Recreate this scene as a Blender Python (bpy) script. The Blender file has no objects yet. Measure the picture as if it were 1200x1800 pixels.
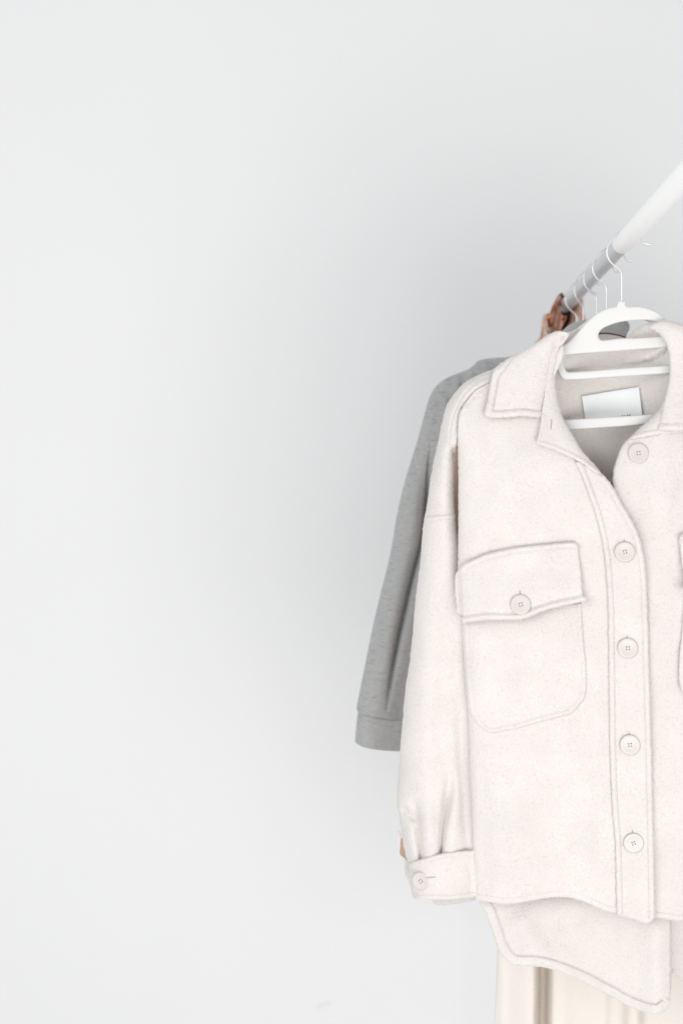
import bpy, math, random
import numpy as np
from mathutils import Vector, geometry

random.seed(7)
C = bpy.data.collections.new('scene'); S = bpy.context.scene
C = S.collection

# ------------------------------------------------------------------ camera, light, exposure
CZ = 1.25                      # camera height
F = 2500.0                     # focal length in reference pixels (50 mm lens, 36 mm tall frame of 1800)
cam_d = bpy.data.cameras.new('camera'); cam = bpy.data.objects.new('camera', cam_d); C.objects.link(cam)
cam.location = (0, 0, CZ); cam.rotation_euler = (math.pi/2, 0, 0)
cam_d.sensor_fit = 'VERTICAL'; cam_d.sensor_height = 36; cam_d.lens = 50
cam_d.clip_start = .05; cam_d.clip_end = 60
cam_d.dof.use_dof = True; cam_d.dof.focus_distance = 1.77; cam_d.dof.aperture_fstop = 3.2
S.camera = cam

w = bpy.data.worlds.new('World'); S.world = w; w.use_nodes = True
w.node_tree.nodes['Background'].inputs[0].default_value = (.985, .99, 1, 1)
w.node_tree.nodes['Background'].inputs[1].default_value = .64

def area(name, loc, target, sx, sy, power, col):
    l = bpy.data.lights.new(name, 'AREA'); l.shape = 'RECTANGLE'; l.size = sx; l.size_y = sy
    l.energy = power; l.color = col
    o = bpy.data.objects.new(name, l); C.objects.link(o); o.location = loc
    o.rotation_euler = (Vector(target) - Vector(loc)).to_track_quat('-Z', 'Y').to_euler()
    return o
area('window_light', (.62, -.95, .12), (.3, 2.0, 1.2), 2.1, 1.3, 43, (1, .985, .965))
area('room_light', (-1.05, .0, 1.6), (.1, 2.0, 1.6), 1.3, 1.4, 17, (.98, .99, 1))

S.view_settings.view_transform = 'Standard'; S.view_settings.look = 'None'
S.view_settings.exposure = .10; S.view_settings.gamma = 1
S.cycles.use_denoising = True
S.cycles.max_bounces = 8; S.cycles.diffuse_bounces = 6

# ------------------------------------------------------------------ numeric helpers
_rng = np.random.RandomState(3)
_perm = _rng.permutation(256); _perm = np.concatenate([_perm, _perm])
_ang = _rng.rand(256) * 2 * math.pi
_gx, _gy = np.cos(_ang), np.sin(_ang)
def pnoise(x, y, seed=0):
    x = np.asarray(x, float) + seed * 17.31; y = np.asarray(y, float) + seed * 9.17
    xi = np.floor(x).astype(int); yi = np.floor(y).astype(int)
    xf = x - xi; yf = y - yi
    u = xf*xf*xf*(xf*(xf*6-15)+10); v = yf*yf*yf*(yf*(yf*6-15)+10)
    def g(ix, iy, dx, dy):
        h = _perm[(_perm[ix & 255] + iy) & 255]
        return _gx[h]*dx + _gy[h]*dy
    a = g(xi, yi, xf, yf); b = g(xi+1, yi, xf-1, yf)
    c = g(xi, yi+1, xf, yf-1); d = g(xi+1, yi+1, xf-1, yf-1)
    return (a + u*(b-a)) * (1-v) + (c + u*(d-c)) * v
def sstep(a, b, x):
    t = np.clip((x-a)/(b-a), 0, 1); return t*t*(3-2*t)
def spline(pts, es=3.0, closed=True):
    """smooth outline through px points; a point with a third item is a corner."""
    n = len(pts); P = [np.array(p[:2], float) for p in pts]
    corner = [len(p) > 2 for p in pts]
    out = []
    for i in range(n if closed else n-1):
        a, b = P[i], P[(i+1) % n]
        pa = P[i-1] if (closed or i > 0) else a
        pb = P[(i+2) % n] if (closed or i+2 < n) else b
        L = np.linalg.norm(b-a)
        ta = (b-a) if corner[i] else (b-pa) / max(np.linalg.norm(b-pa), 1e-6) * L
        tb = (b-a) if corner[(i+1) % n] else (pb-a) / max(np.linalg.norm(pb-a), 1e-6) * L
        k = max(1, int(round(L/es)))
        for j in range(k):
            t = j/k
            out.append((2*t**3-3*t**2+1)*a + (t**3-2*t**2+t)*ta + (-2*t**3+3*t**2)*b + (t**3-t**2)*tb)
    if not closed: out.append(P[-1])
    return np.array(out)
def dist(px, py, poly, closed=False, want_t=False):
    """distance of points to a polyline (and 0..1 position along it)"""
    A = poly; B = np.roll(poly, -1, 0) if closed else poly[1:]
    if not closed: A = poly[:-1]
    D = B-A; L2 = np.maximum((D**2).sum(1), 1e-9)
    cum = np.concatenate([[0], np.cumsum(np.sqrt(L2))])
    best = np.full(len(px), 1e9); bt = np.zeros(len(px))
    for k in range(len(A)):
        t = np.clip(((px-A[k, 0])*D[k, 0] + (py-A[k, 1])*D[k, 1]) / L2[k], 0, 1)
        d = np.hypot(px-A[k, 0]-t*D[k, 0], py-A[k, 1]-t*D[k, 1])
        m = d < best
        best[m] = d[m]; bt[m] = ((cum[k] + t*math.sqrt(L2[k]))/cum[-1])[m]
    return (best, bt) if want_t else best
def inside(px, py, poly):
    r = np.zeros(len(px), bool); n = len(poly)
    for i in range(n):
        x1, y1 = poly[i]; x2, y2 = poly[(i+1) % n]
        if y1 == y2: continue
        m = ((y1 > py) != (y2 > py)) & (px < (x2-x1)*(py-y1)/(y2-y1)+x1)
        r ^= m
    return r
def line(*pts, es=4): return spline(list(pts), es, closed=False)
def ridge(px, py, ln, width, height, taper=(0.0, 0.0), w2=None):
    d, t = dist(px, py, ln, want_t=True)
    ww = width + ((w2-width) if w2 is not None else 0) * t
    k = np.ones_like(t)
    if taper[0] > 0: k *= np.clip(t/taper[0], 0, 1)
    if taper[1] > 0: k *= np.clip((1-t)/taper[1], 0, 1)
    return height * k * np.exp(-(d/ww)**2)
def hem(d, wd, puff=1.8, groove=1.4, gw=1.3):
    """turned edge: a soft rounded strip wd px wide, closed by a stitched groove"""
    t = np.clip(d/wd, 0, 1)
    return puff*np.sqrt(np.clip(1-(2*t-1)**2, 0, 1)) * (d < wd) - groove*np.exp(-((d-wd)/gw)**2)
def rnd(d, wd, drop):
    """a surface that rolls away over wd px next to an edge"""
    t = np.clip(1-d/wd, 0, 1); return -drop*(1-np.sqrt(1-t*t*.999))

MM = .001
def jacketY(px, py): return 1.80 - .12*(px-1092)*.00072
def to_world(px, py, h, base):
    Y = (base(px, py) if callable(base) else base) - h*MM
    return np.stack([(px-600)/F*Y, Y, CZ + (900-py)/F*Y], -1)

# ------------------------------------------------------------------ object helpers
def thing(name, label, cat, loc, group=None):
    o = bpy.data.objects.new(name, None); C.objects.link(o); o.location = loc
    o.empty_display_size = .05
    o['label'] = label; o['category'] = cat
    if group: o['group'] = group
    return o
def root_loc(o):
    l = Vector((0, 0, 0))
    while o: l += o.location; o = o.parent
    return l
def link(name, verts, faces, mats, parent, smooth=True, mat_idx=None):
    off = root_loc(parent) if parent else Vector((0, 0, 0))
    v = np.asarray(verts, float) - np.array(off)
    me = bpy.data.meshes.new(name); me.from_pydata(v.tolist(), [], [list(map(int, f)) for f in faces]); me.update()
    for m in (mats if isinstance(mats, (list, tuple)) else [mats]): me.materials.append(m)
    if smooth: me.polygons.foreach_set('use_smooth', [True]*len(me.polygons))
    if mat_idx is not None: me.polygons.foreach_set('material_index', mat_idx)
    o = bpy.data.objects.new(name, me); C.objects.link(o)
    if parent: o.parent = parent
    return o
def wob(P, a, sd):
    return P + a*np.stack([pnoise(P[:, 0]/7, P[:, 1]/7, sd+70), pnoise(P[:, 0]/7, P[:, 1]/7, sd+90)], -1)
def sheet(name, outline, hfun, base, parent, mat, step=5, thick=3.0, holes=(), details=(), es=3.0,
          lip=1.6, lipw=3.0, rings=(1.2, 2.6, 4.5), xf=None, seed=0, rough=.25, tfun=None):
    """cloth / plate traced in outline, with its own relief hfun(px,py,d) in mm and real thickness"""
    ol = spline(outline, es)
    if mat.name == 'cream_wool': ol = wob(ol, 1.5, seed)
    # orientation
    ar = 0.5*np.sum(ol[:, 0]*np.roll(ol[:, 1], -1) - np.roll(ol[:, 0], -1)*ol[:, 1])
    if ar < 0: ol = ol[::-1]
    loops = [ol] + [spline(h, es) for h in holes]
    bx = np.concatenate(loops)
    def ok(p):
        r = inside(p[:, 0], p[:, 1], loops[0])
        for h in loops[1:]: r &= ~inside(p[:, 0], p[:, 1], h)
        return r
    def dloops(p):
        d = dist(p[:, 0], p[:, 1], loops[0], True)
        for h in loops[1:]: d = np.minimum(d, dist(p[:, 0], p[:, 1], h, True))
        return d
    pts = []
    for lp in loops:
        tn = np.roll(lp, -1, 0) - np.roll(lp, 1, 0); tn /= np.maximum(np.linalg.norm(tn, axis=1, keepdims=True), 1e-6)
        nn = np.stack([-tn[:, 1], tn[:, 0]], -1)
        for r in rings:
            for s in (1, -1):
                q = lp + s*nn*r; m = ok(q); q = q[m]
                if len(q): q = q[dloops(q) > r*.93]
                pts.append(q)
    for ln, offs in details:
        tn = np.gradient(ln, axis=0); tn /= np.maximum(np.linalg.norm(tn, axis=1, keepdims=True), 1e-6)
        nn = np.stack([-tn[:, 1], tn[:, 0]], -1)
        for r in offs:
            q = ln + nn*r; m = ok(q); q = q[m]
            if len(q): q = q[dloops(q) > rings[-1]+.8]
            pts.append(q)
    x0, y0 = ol.min(0); x1, y1 = ol.max(0)
    gy = np.arange(y0, y1, step*.866); gx = np.arange(x0, x1+step, step)
    GX, GY = np.meshgrid(gx, gy); GX = GX + (np.arange(len(gy)) % 2)[:, None]*step*.5
    g = np.stack([GX.ravel(), GY.ravel()], -1); g = g[ok(g)]
    g = g[dloops(g) > rings[-1] + step*.45]
    det = [p for p in pts if len(p)]
    det = np.concatenate(det) if det else np.zeros((0, 2))
    # thin out points closer than .9 px
    keyd = {}
    for p in det:
        k = (int(p[0]/1.1), int(p[1]/1.1))
        if k not in keyd: keyd[k] = p
    det = np.array(list(keyd.values())) if keyd else np.zeros((0, 2))
    if len(details) and len(g):
        occ = set((int(p[0]/3.2), int(p[1]/3.2)) for p in det)
        g = np.array([p for p in g if (int(p[0]/3.2), int(p[1]/3.2)) not in occ])
    allp = np.concatenate([bx, det, g]) if len(g) else np.concatenate([bx, det])
    edges = []; o = 0
    for lp in loops:
        n = len(lp); edges += [(o+i, o+(i+1) % n) for i in range(n)]; o += n
    vs, es_, fs, ov, oe, of = geometry.delaunay_2d_cdt([Vector(p) for p in allp], edges, [], 0, 1e-4)
    V = np.array([(v.x, v.y) for v in vs]); T = np.array([f for f in fs if len(f) == 3])
    cen = V[T].mean(1); T = T[ok(cen)]
    used = np.unique(T); remap = -np.ones(len(V), int); remap[used] = np.arange(len(used)); V = V[used]; T = remap[T]
    px, py = V[:, 0], V[:, 1]; d = dloops(V)
    h = hfun(px, py, d) + rnd(d, lipw, lip)
    h = h + rough*1.3*pnoise(px/9, py/9, seed) + rough*1.4*pnoise(px/4.5, py/4.5, seed+3)
    th = tfun(px, py, d) if tfun is not None else np.full(len(px), thick)
    hb = h - th
    hb = np.where(d < .01, h - th*.5 - .2, hb) if tfun is None else hb
    if xf: px, py, flip = xf(px, py)
    else: flip = False
    W1 = to_world(px, py, h, base); W2 = to_world(px, py, hb, base)
    # triangle winding so that normals face the camera (-Y)
    a, b, c = V[T[:, 0]], V[T[:, 1]], V[T[:, 2]]
    cr = (b[:, 0]-a[:, 0])*(c[:, 1]-a[:, 1]) - (b[:, 1]-a[:, 1])*(c[:, 0]-a[:, 0])
    want = cr > 0            # py points down: counter clockwise in px is clockwise in the world
    T = np.where(want[:, None], T[:, ::-1], T)
    if flip: T = T[:, ::-1]
    n = len(V)
    ed = {}
    for t in T:
        for i in range(3):
            e = (t[i], t[(i+1) % 3]); ed[e] = 1
    bd = [e for e in ed if (e[1], e[0]) not in ed]
    faces = T.tolist() + (T[:, ::-1]+n).tolist() + [(e[1], e[0], e[0]+n, e[1]+n) for e in bd]
    return link(name, np.concatenate([W1, W2]), faces, mat, parent)
def tube(name, pts, r, mat, parent, n=10, caps=True, radii=None):
    pts = [Vector(p) for p in pts]; V = []; Fc = []
    up = None
    for i, p in enumerate(pts):
        t = (pts[min(i+1, len(pts)-1)] - pts[max(i-1, 0)]).normalized()
        if up is None: up = t.orthogonal().normalized()
        up = (up - t*up.dot(t)).normalized(); s = t.cross(up)
        rr = radii[i] if radii else r
        for k in range(n):
            a = 2*math.pi*k/n; V.append(p + (up*math.cos(a) + s*math.sin(a))*rr)
    for i in range(len(pts)-1):
        for k in range(n):
            a = i*n+k; b = i*n+(k+1) % n; Fc.append((a, b, b+n, a+n))
    if caps:
        V += V[:n] + V[-n:]; m_ = len(pts)*n
        Fc.append(tuple(m_+k for k in range(n))[::-1]); Fc.append(tuple(m_+n+k for k in range(n)))
    return link(name, [tuple(v) for v in V], Fc, mat, parent)

# ------------------------------------------------------------------ materials
def M(name, col, rough=.8, **k):
    m = bpy.data.materials.new(name); m.use_nodes = True; b = m.node_tree.nodes['Principled BSDF']
    b.inputs['Base Color'].default_value = (*col, 1); b.inputs['Roughness'].default_value = rough
    for kk, v in k.items(): b.inputs[kk.replace('_', ' ')].default_value = v
    return m
def nd(m, t, **k):
    n = m.node_tree.nodes.new(t)
    for a, v in k.items():
        if a.startswith('i_'): n.inputs[a[2:].replace('_', ' ')].default_value = v
        else: setattr(n, a, v)
    return n
def ln(m, a, b): m.node_tree.links.new(a, b)
def fabric(name, col, fleck, fleck_amt=.5, light=None, scale=1400, bump=.35, bdist=.0006, stretch=(1, 1, 1), sheen=.25,
           blot=.04, streak=False):
    m = M(name, col, .95); b = m.node_tree.nodes['Principled BSDF']
    b.inputs['Specular IOR Level'].default_value = .15
    b.inputs['Sheen Weight'].default_value = sheen; b.inputs['Sheen Roughness'].default_value = .5
    tc = nd(m, 'ShaderNodeTexCoord'); mp = nd(m, 'ShaderNodeMapping'); mp.inputs['Scale'].default_value = stretch
    ln(m, tc.outputs['Object'], mp.inputs['Vector'])
    n1 = nd(m, 'ShaderNodeTexNoise', i_Scale=scale*.55, i_Detail=3.0, i_Roughness=.6); ln(m, mp.outputs[0], n1.inputs['Vector'])
    n2 = nd(m, 'ShaderNodeTexNoise', i_Scale=22.0, i_Detail=4.0); ln(m, tc.outputs['Object'], n2.inputs['Vector'])
    r1 = nd(m, 'ShaderNodeValToRGB'); r1.color_ramp.elements[0].position = .56; r1.color_ramp.elements[1].position = .78
    r1.color_ramp.elements[1].color = (fleck_amt,)*3 + (1,)
    n3 = nd(m, 'ShaderNodeTexNoise', i_Scale=scale*.28, i_Detail=2.0); ln(m, mp.outputs[0], n3.inputs['Vector'])
    ln(m, n3.outputs['Fac'], r1.inputs['Fac'])
    mix = nd(m, 'ShaderNodeMix', data_type='RGBA'); mix.inputs['A'].default_value = (*col, 1); mix.inputs['B'].default_value = (*fleck, 1)
    ln(m, r1.outputs['Color'], mix.inputs['Factor'])
    # light fibres
    r2 = nd(m, 'ShaderNodeValToRGB'); r2.color_ramp.elements[0].position = .52; r2.color_ramp.elements[1].position = .8
    r2.color_ramp.elements[1].color = (.55, .55, .55, 1)
    ln(m, n1.outputs['Fac'], r2.inputs['Fac'])
    lc = light or tuple(min(.9, c*1.15) for c in col)
    mix2 = nd(m, 'ShaderNodeMix', data_type='RGBA'); ln(m, mix.outputs['Result'], mix2.inputs['A']); mix2.inputs['B'].default_value = (*lc, 1)
    ln(m, r2.outputs['Color'], mix2.inputs['Factor'])
    # broad uneven tone of the cloth
    mr = nd(m, 'ShaderNodeMapRange'); mr.inputs['To Min'].default_value = 1-blot; mr.inputs['To Max'].default_value = 1+blot
    ln(m, n2.outputs['Fac'], mr.inputs['Value'])
    mul = nd(m, 'ShaderNodeVectorMath', operation='SCALE'); ln(m, mix2.outputs['Result'], mul.inputs[0]); ln(m, mr.outputs['Result'], mul.inputs['Scale'])
    ln(m, mul.outputs[0], b.inputs['Base Color'])
    ad = nd(m, 'ShaderNodeMath', operation='ADD'); ln(m, n1.outputs['Fac'], ad.inputs[0]); ln(m, n3.outputs['Fac'], ad.inputs[1])
    bp = nd(m, 'ShaderNodeBump'); bp.inputs['Strength'].default_value = bump; bp.inputs['Distance'].default_value = bdist
    ln(m, ad.outputs[0], bp.inputs['Height']); ln(m, bp.outputs['Normal'], b.inputs['Normal'])
    return m

WOOL = fabric('cream_wool', (.725, .685, .652), (.55, .49, .43), .45, light=(.86, .848, .832), sheen=.3, scale=1150, bump=1.0, bdist=.0008, blot=.08)
GREY = fabric('heather_jersey', (.385, .388, .386), (.25, .24, .23), .95, light=(.66, .65, .635), scale=1450, stretch=(.2, .08, 1.2), bump=.3, sheen=.2, blot=.05)
BLUSH = fabric('blush_crepe', (.78, .725, .675), (.70, .61, .54), .4, scale=2200, bump=.12, sheen=.1, blot=.02)
BIND = M('brown_binding', (.10, .055, .035), .8)
PLASTIC = M('white_plastic', (.72, .715, .70), .5); PLASTIC.node_tree.nodes['Principled BSDF'].inputs['Specular IOR Level'].default_value = .3
CHROME = M('brushed_wire', (.80, .81, .82), .32, Metallic=.8)
PAINT = M('white_powder_coat', (.95, .95, .945), .42)
STEEL = M('pale_steel', (.66, .67, .68), .42, Metallic=.35)
BUTTON = M('pearl_button', (.62, .585, .55), .35); BUTTON.node_tree.nodes['Principled BSDF'].inputs['Specular IOR Level'].default_value = .55
DARK = M('hole_dark', (.22, .17, .14), .9)
THREAD = M('cream_thread', (.86, .82, .77), .85)
SATIN = M('label_satin', (.80, .81, .82), .45)
INK = M('label_ink', (.05, .05, .05), .8)

def floral():
    m = M('floral_print', (.6, .3, .2), .75); b = m.node_tree.nodes['Principled BSDF']
    tc = nd(m, 'ShaderNodeTexCoord'); n = nd(m, 'ShaderNodeTexNoise', i_Scale=46.0, i_Detail=2.0, i_Distortion=.6)
    mp = nd(m, 'ShaderNodeMapping'); mp.inputs['Scale'].default_value = (1.3, 1, .6)
    ln(m, tc.outputs['Object'], mp.inputs['Vector']); ln(m, mp.outputs[0], n.inputs['Vector'])
    r = nd(m, 'ShaderNodeValToRGB'); e = r.color_ramp.elements
    e[0].position = .42; e[0].color = (.03, .015, .012, 1); e[1].position = .44; e[1].color = (.34, .09, .03, 1)
    for p, c in ((.455, (.55, .16, .04)), (.49, (.58, .20, .06)), (.512, (.72, .55, .45)), (.525, (.50, .12, .03)), (.565, (.66, .38, .34)), (.60, (.78, .70, .62)), (.66, (.20, .16, .05))):
        q = e.new(p); q.color = (*c, 1)
    ln(m, n.outputs['Fac'], r.inputs['Fac']); ln(m, r.outputs['Color'], b.inputs['Base Color'])
    return m
FLORAL = floral()

def wallmat():
    m = M('painted_plaster', (.808, .810, .813), .92); b = m.node_tree.nodes['Principled BSDF']
    b.inputs['Specular IOR Level'].default_value = .2
    tc = nd(m, 'ShaderNodeTexCoord'); n = nd(m, 'ShaderNodeTexNoise', i_Scale=260.0, i_Detail=4.0); ln(m, tc.outputs['Object'], n.inputs['Vector'])
    n2 = nd(m, 'ShaderNodeTexNoise', i_Scale=1.6, i_Detail=3.0); ln(m, tc.outputs['Object'], n2.inputs['Vector'])
    mr = nd(m, 'ShaderNodeMapRange'); mr.inputs['To Min'].default_value = .975; mr.inputs['To Max'].default_value = 1.02; ln(m, n2.outputs['Fac'], mr.inputs['Value'])
    rgb = nd(m, 'ShaderNodeVectorMath', operation='SCALE'); rgb.inputs[0].default_value = (.808, .810, .813); ln(m, mr.outputs['Result'], rgb.inputs['Scale'])
    ln(m, rgb.outputs[0], b.inputs['Base Color'])
    bp = nd(m, 'ShaderNodeBump'); bp.inputs['Strength'].default_value = .08; bp.inputs['Distance'].default_value = .001
    ln(m, n.outputs['Fac'], bp.inputs['Height']); ln(m, bp.outputs['Normal'], b.inputs['Normal'])
    return m

# ------------------------------------------------------------------ wall
WY = 2.78
def box(name, x0, x1, y0, y1, z0, z1, mat, parent=None):
    v = [(x, y, z) for x in (x0, x1) for y in (y0, y1) for z in (z0, z1)]
    f = [(0, 1, 3, 2), (4, 6, 7, 5), (0, 4, 5, 1), (2, 3, 7, 6), (0, 2, 6, 4), (1, 5, 7, 3)]
    return link(name, v, f, mat, parent, smooth=False)
wl = box('wall', -3.2, 3.2, WY, WY+.12, -.4, 3.4, wallmat()); wl['kind'] = 'structure'
def blob(name, cx, cy, pts, y, mat, parent, label=None):
    V = [to_world(np.array([cx+p[0]]), np.array([cy+p[1]]), np.array([0.]), y)[0] for p in pts]
    return link(name, V, [tuple(range(len(V)))[::-1]], mat, parent, smooth=False)

V = [to_world(np.array([x]), np.array([y]), np.array([0.]), WY-.0008)[0] for x, y in ((557, 1770), (560, 1766), (568, 1764), (580, 1761.5), (583, 1764), (574, 1767), (566, 1770), (560, 1774))]
sf = link('scuff_mark', V, [tuple(range(8))[::-1]], M('scuff_grey', (.745, .752, .76), .9), wl, smooth=False)
# ------------------------------------------------------------------ clothes rack
def rail_pt(D): return Vector(((60 + 440*1.8/D)/F*D, D, CZ + (-1 + 480*1.8/D)/F*D))
rack = thing('clothes_rack', 'white tubular clothes rack rail carrying all the hangers', 'clothes rack', (rail_pt(2.42).x, 2.42, .0))
a, b = rail_pt(.95), rail_pt(1.83)
tube('outer_tube', [a.lerp(b, t/12) for t in range(13)], .0125, PAINT, rack, n=36)
a, b = rail_pt(1.825), rail_pt(2.42)
tube('inner_tube', [a.lerp(b, t/12) for t in range(13)], .0112, STEEL, rack, n=36)
p = rail_pt(2.42)
tube('upright_post', [(p.x, p.y, .0), (p.x, p.y, 1.0), (p.x, p.y, p.z)], .0112, PAINT, rack, n=24)

# ------------------------------------------------------------------ hangers
HOOK = [(0, 62), (0, 25), (-.4, 1), (-4.5, -6), (-10, -10.5), (-16, -15.5), (-21.5, -22), (-25, -30), (-26, -40), (-22.5, -51.5), (-16, -62), (-7, -70),
        (4, -76.5), (14, -77.5), (24, -72), (31.5, -63), (34, -58), (36.5, -54), (40.5, -51.7), (49.5, -50.2)]
def hook(parent, D, dx=-8, squeeze=1.0, low=62):
    c = rail_pt(D); k = .00072
    P = spline([(x, (low if i == 0 else y)) for i, (x, y) in enumerate(HOOK)], 3, closed=False)
    pts = []
    for x, y in P:
        pts.append((c.x + (dx + x*squeeze)*k, c.y + (1-squeeze)*x*k*.8, c.z - (59 + y)*k))
    return tube('hook', pts, .00108, CHROME, parent, n=10)
HG = 'white hangers lined up along the rail'
r1 = rail_pt(1.8)
hg = thing('clothes_hanger', 'white plastic hanger with arched top inside the cream jacket collar', 'hanger', (r1.x-.006, 1.8, r1.z-.20), HG)
hook(hg, 1.8, low=54)
def flat(h): return lambda px, py, d: np.full(len(px), float(h))
HANG = [(1085, 529, 1), (1099, 529, 1), (1100, 538), (1123, 538.5), (1146, 545), (1160, 553), (1168, 561), (1180, 574), (1197, 596), (1206, 622), (1203, 645),
        (1192, 655), (1175, 656.5), (1085, 662.5), (993, 668), (985, 663), (979, 650), (975, 632), (976, 621), (982, 611.5), (997, 602), (1015, 584), (1029, 568), (1047, 552), (1065, 542.5), (1083, 538.5, 1)]
DHOLE = [(1051, 592), (1052, 585), (1058, 578), (1070, 572), (1085, 567), (1099, 564.5), (1116, 563), (1133, 562.5), (1150, 565), (1164, 574), (1172, 586), (1166, 590), (1120, 594), (1087, 595), (1062, 598), (1055, 597.5)]
SLOT = [(988, 632), (990, 626), (998, 623.5), (1085, 617), (1173, 610.3), (1188, 610.5), (1194, 618), (1193, 632), (1186, 640.5), (1173, 642), (1085, 648), (1000, 654.3), (994.5, 652), (990.5, 642)]
sheet('hanger_body', HANG, lambda px, py, d: 2.5 + 1.2*np.sqrt(1-np.clip(1-d/9, 0, 1)**2), jacketY, hg, PLASTIC, step=8, thick=6, holes=(DHOLE, SLOT), lip=1.6, lipw=2.2, rings=(.8, 2, 4, 7), rough=.02)
sheet('trouser_bar', [(880, 744), (991, 738), (1070, 733), (1152, 728), (1290, 719), (1290, 737), (1150, 745.5), (1080, 750.5), (1002, 756), (880, 763)], lambda px, py, d: 2.0 + 1.2*np.sqrt(1-np.clip(1-d/7, 0, 1)**2), jacketY, hg, PLASTIC, step=8, thick=6, rings=(.8, 2, 4, 6), lip=1.5, lipw=2.2, rough=.02)
for sgn in (0, 1):
    xf = (lambda px, py: (2190-px, py-(1095-px)*.12, True)) if sgn else None
    sheet('shoulder_arm', [(978, 616), (930, 645), (885, 675), (866, 715), (872, 755), (884, 755), (884, 720), (900, 690), (940, 662), (978, 642)], flat(2), jacketY, hg, PLASTIC, step=9, thick=5, xf=xf, rough=.02)

def spline3(P):
    out = []
    for i in range(len(P)-1):
        a, b = Vector(P[i]), Vector(P[i+1])
        for j in range(4): out.append(a.lerp(b, j/4))
    out.append(Vector(P[-1]))
    for _ in range(3): out = [out[0]] + [(out[i-1]+out[i]*2+out[i+1])/4 for i in range(1, len(out)-1)] + [out[-1]]
    return out
ARMS = [(925, 700), (935, 660), (985, 608), (1015, 583), (1040, 562), (1066, 552), (1100, 551), (1138, 557), (1168, 578), (1230, 620), (1290, 665), (1302, 692)]
def plain_hanger(D, dx, squeeze, label, arms=None):
    c = rail_pt(D); x = c.x + dx*.00072; k = .00072
    t = thing('clothes_hanger', label, 'hanger', (x, D, c.z-.25), HG)
    hook(t, D, dx, squeeze, low=62)
    z = c.z - (59+62)*k
    if arms:
        P = [tuple(to_world(np.array([a]), np.array([b]), np.array([0.]), D)[0]) for a, b in arms]
        tube('shoulder_arm', spline3(P), .0042, PLASTIC, t, n=10)
        P = [tuple(to_world(np.array([a]), np.array([b]), np.array([0.]), D)[0]) for a, b in ((930, 706), (1300, 690))]
        tube('trouser_bar', P, .004, PLASTIC, t, n=10)
        return t
    tube('neck', [(x, D, z+.004), (x, D, z-.045)], .0035, PLASTIC, t, n=12)
    z -= .035
    for s in (-1, 1):
        tube('shoulder_arm', [(x, D, z-.008), (x+s*.05, D, z-.02), (x+s*.13, D, z-.06), (x+s*.185, D, z-.10)], .0042, PLASTIC, t, n=10)
    tube('trouser_bar', [(x-.18, D, z-.10), (x+.18, D, z-.10)], .004, PLASTIC, t, n=10)
    return t
plain_hanger(1.918, -8, 1.0, 'second hanger wire hook just behind the cream jacket hanger', ARMS)
plain_hanger(2.01, -7, .97, 'third hanger wire hook midway down the row on the rail', ARMS)
plain_hanger(2.11, -13, .72, 'fourth hanger wire hook rising behind the grey sweatshirt neck')
plain_hanger(2.20, -9, .92, 'farthest hanger wire hook in front of the floral scarf')

# ------------------------------------------------------------------ cream jacket
jk = thing('wool_jacket', 'cream wool overshirt jacket with pale buttons and chest pockets hanging nearest the camera', 'jacket', (.36, 1.8, .62))
OFF = [-12, -9, -7, -5.4, -4, -2.8, -1.6, -.6, .6, 1.6, 2.8, 4, 5.4, 7, 9, 12]
OFFS = [-4, -2.6, -1.3, 0, 1.3, 2.6, 4]

LEFT = line((861, 673), (846, 680), (833, 689), (821, 704), (811, 718), (806, 733), (804, 748), (804, 775), (805, 825), (805, 880), (805, 930), (804.5, 997), (806, 1050), (809, 1095), (813, 1137), (817, 1200), (821, 1250), (823, 1300), (824.5, 1350), (828, 1420), (830, 1480), (831, 1530), (832, 1570))
HEMF = line((836, 1581), (850, 1584), (875, 1588), (900, 1589), (930, 1584), (965, 1578), (990, 1577), (1010, 1580), (1035, 1589), (1060, 1600), (1083, 1606), (1110, 1611))
SHL = line((1000, 570), (960, 590), (900, 622), (860, 642))
def front_h(px, py):
    dl = dist(px, py, LEFT)
    out = px < np.interp(py, [600, 673, 720, 750, 1000, 1250, 1600], [861, 861, 811, 804, 804.5, 821, 832])
    dl = np.where(out, 0, dl)
    h = 15 + 25*sstep(600, 860, py)
    fac = sstep(720, 830, py)
    h = h + rnd(dist(px, py, SHL), 60, 12)
    h = h + fac*rnd(dl, 48, 19) + (1-fac)*rnd(dl, 10, 3)
    h = h + 5.5*pnoise(px/110, py/160, 5) + 2.0*pnoise(px/45, py/60, 8)
    h = h - 15*sstep(1400, 1600, py)
    # soft folds of the hanging front
    h = h + ridge(px, py, line((930, 745), (905, 800), (880, 900), (870, 960)), 26, 3.0, (.3, .3))
    h = h - ridge(px, py, line((880, 735), (860, 800), (845, 900)), 16, 2.2, (.3, .3))
    h = h + ridge(px, py, line((1040, 1080), (1046, 1250), (1052, 1420), (1058, 1560)), 15, 2.6, (.2, .1))
    h = h - ridge(px, py, line((960, 1290), (985, 1400), (1000, 1560)), 40, 4.0, (.3, .1))
    h = h + ridge(px, py, line((900, 1300), (900, 1420), (895, 1580)), 34, 3.5, (.3, .0))
    h = h - ridge(px, py, line((846, 1280), (850, 1400), (856, 1570)), 14, 1.8, (.3, .1))
    return h
hemln = HEMF
def fpanel(px, py, d):
    h = front_h(px, py)
    dh = dist(px, py, HEMF); h = h + hem(dh, 11, 1.0, .35)
    arm = line((861, 673), (833, 689), (811, 718), (806, 740), (804, 775))
    return h - 3.5*sstep(830, 790, py)*0 + ridge(px, py, arm, 3, .8)
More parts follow.
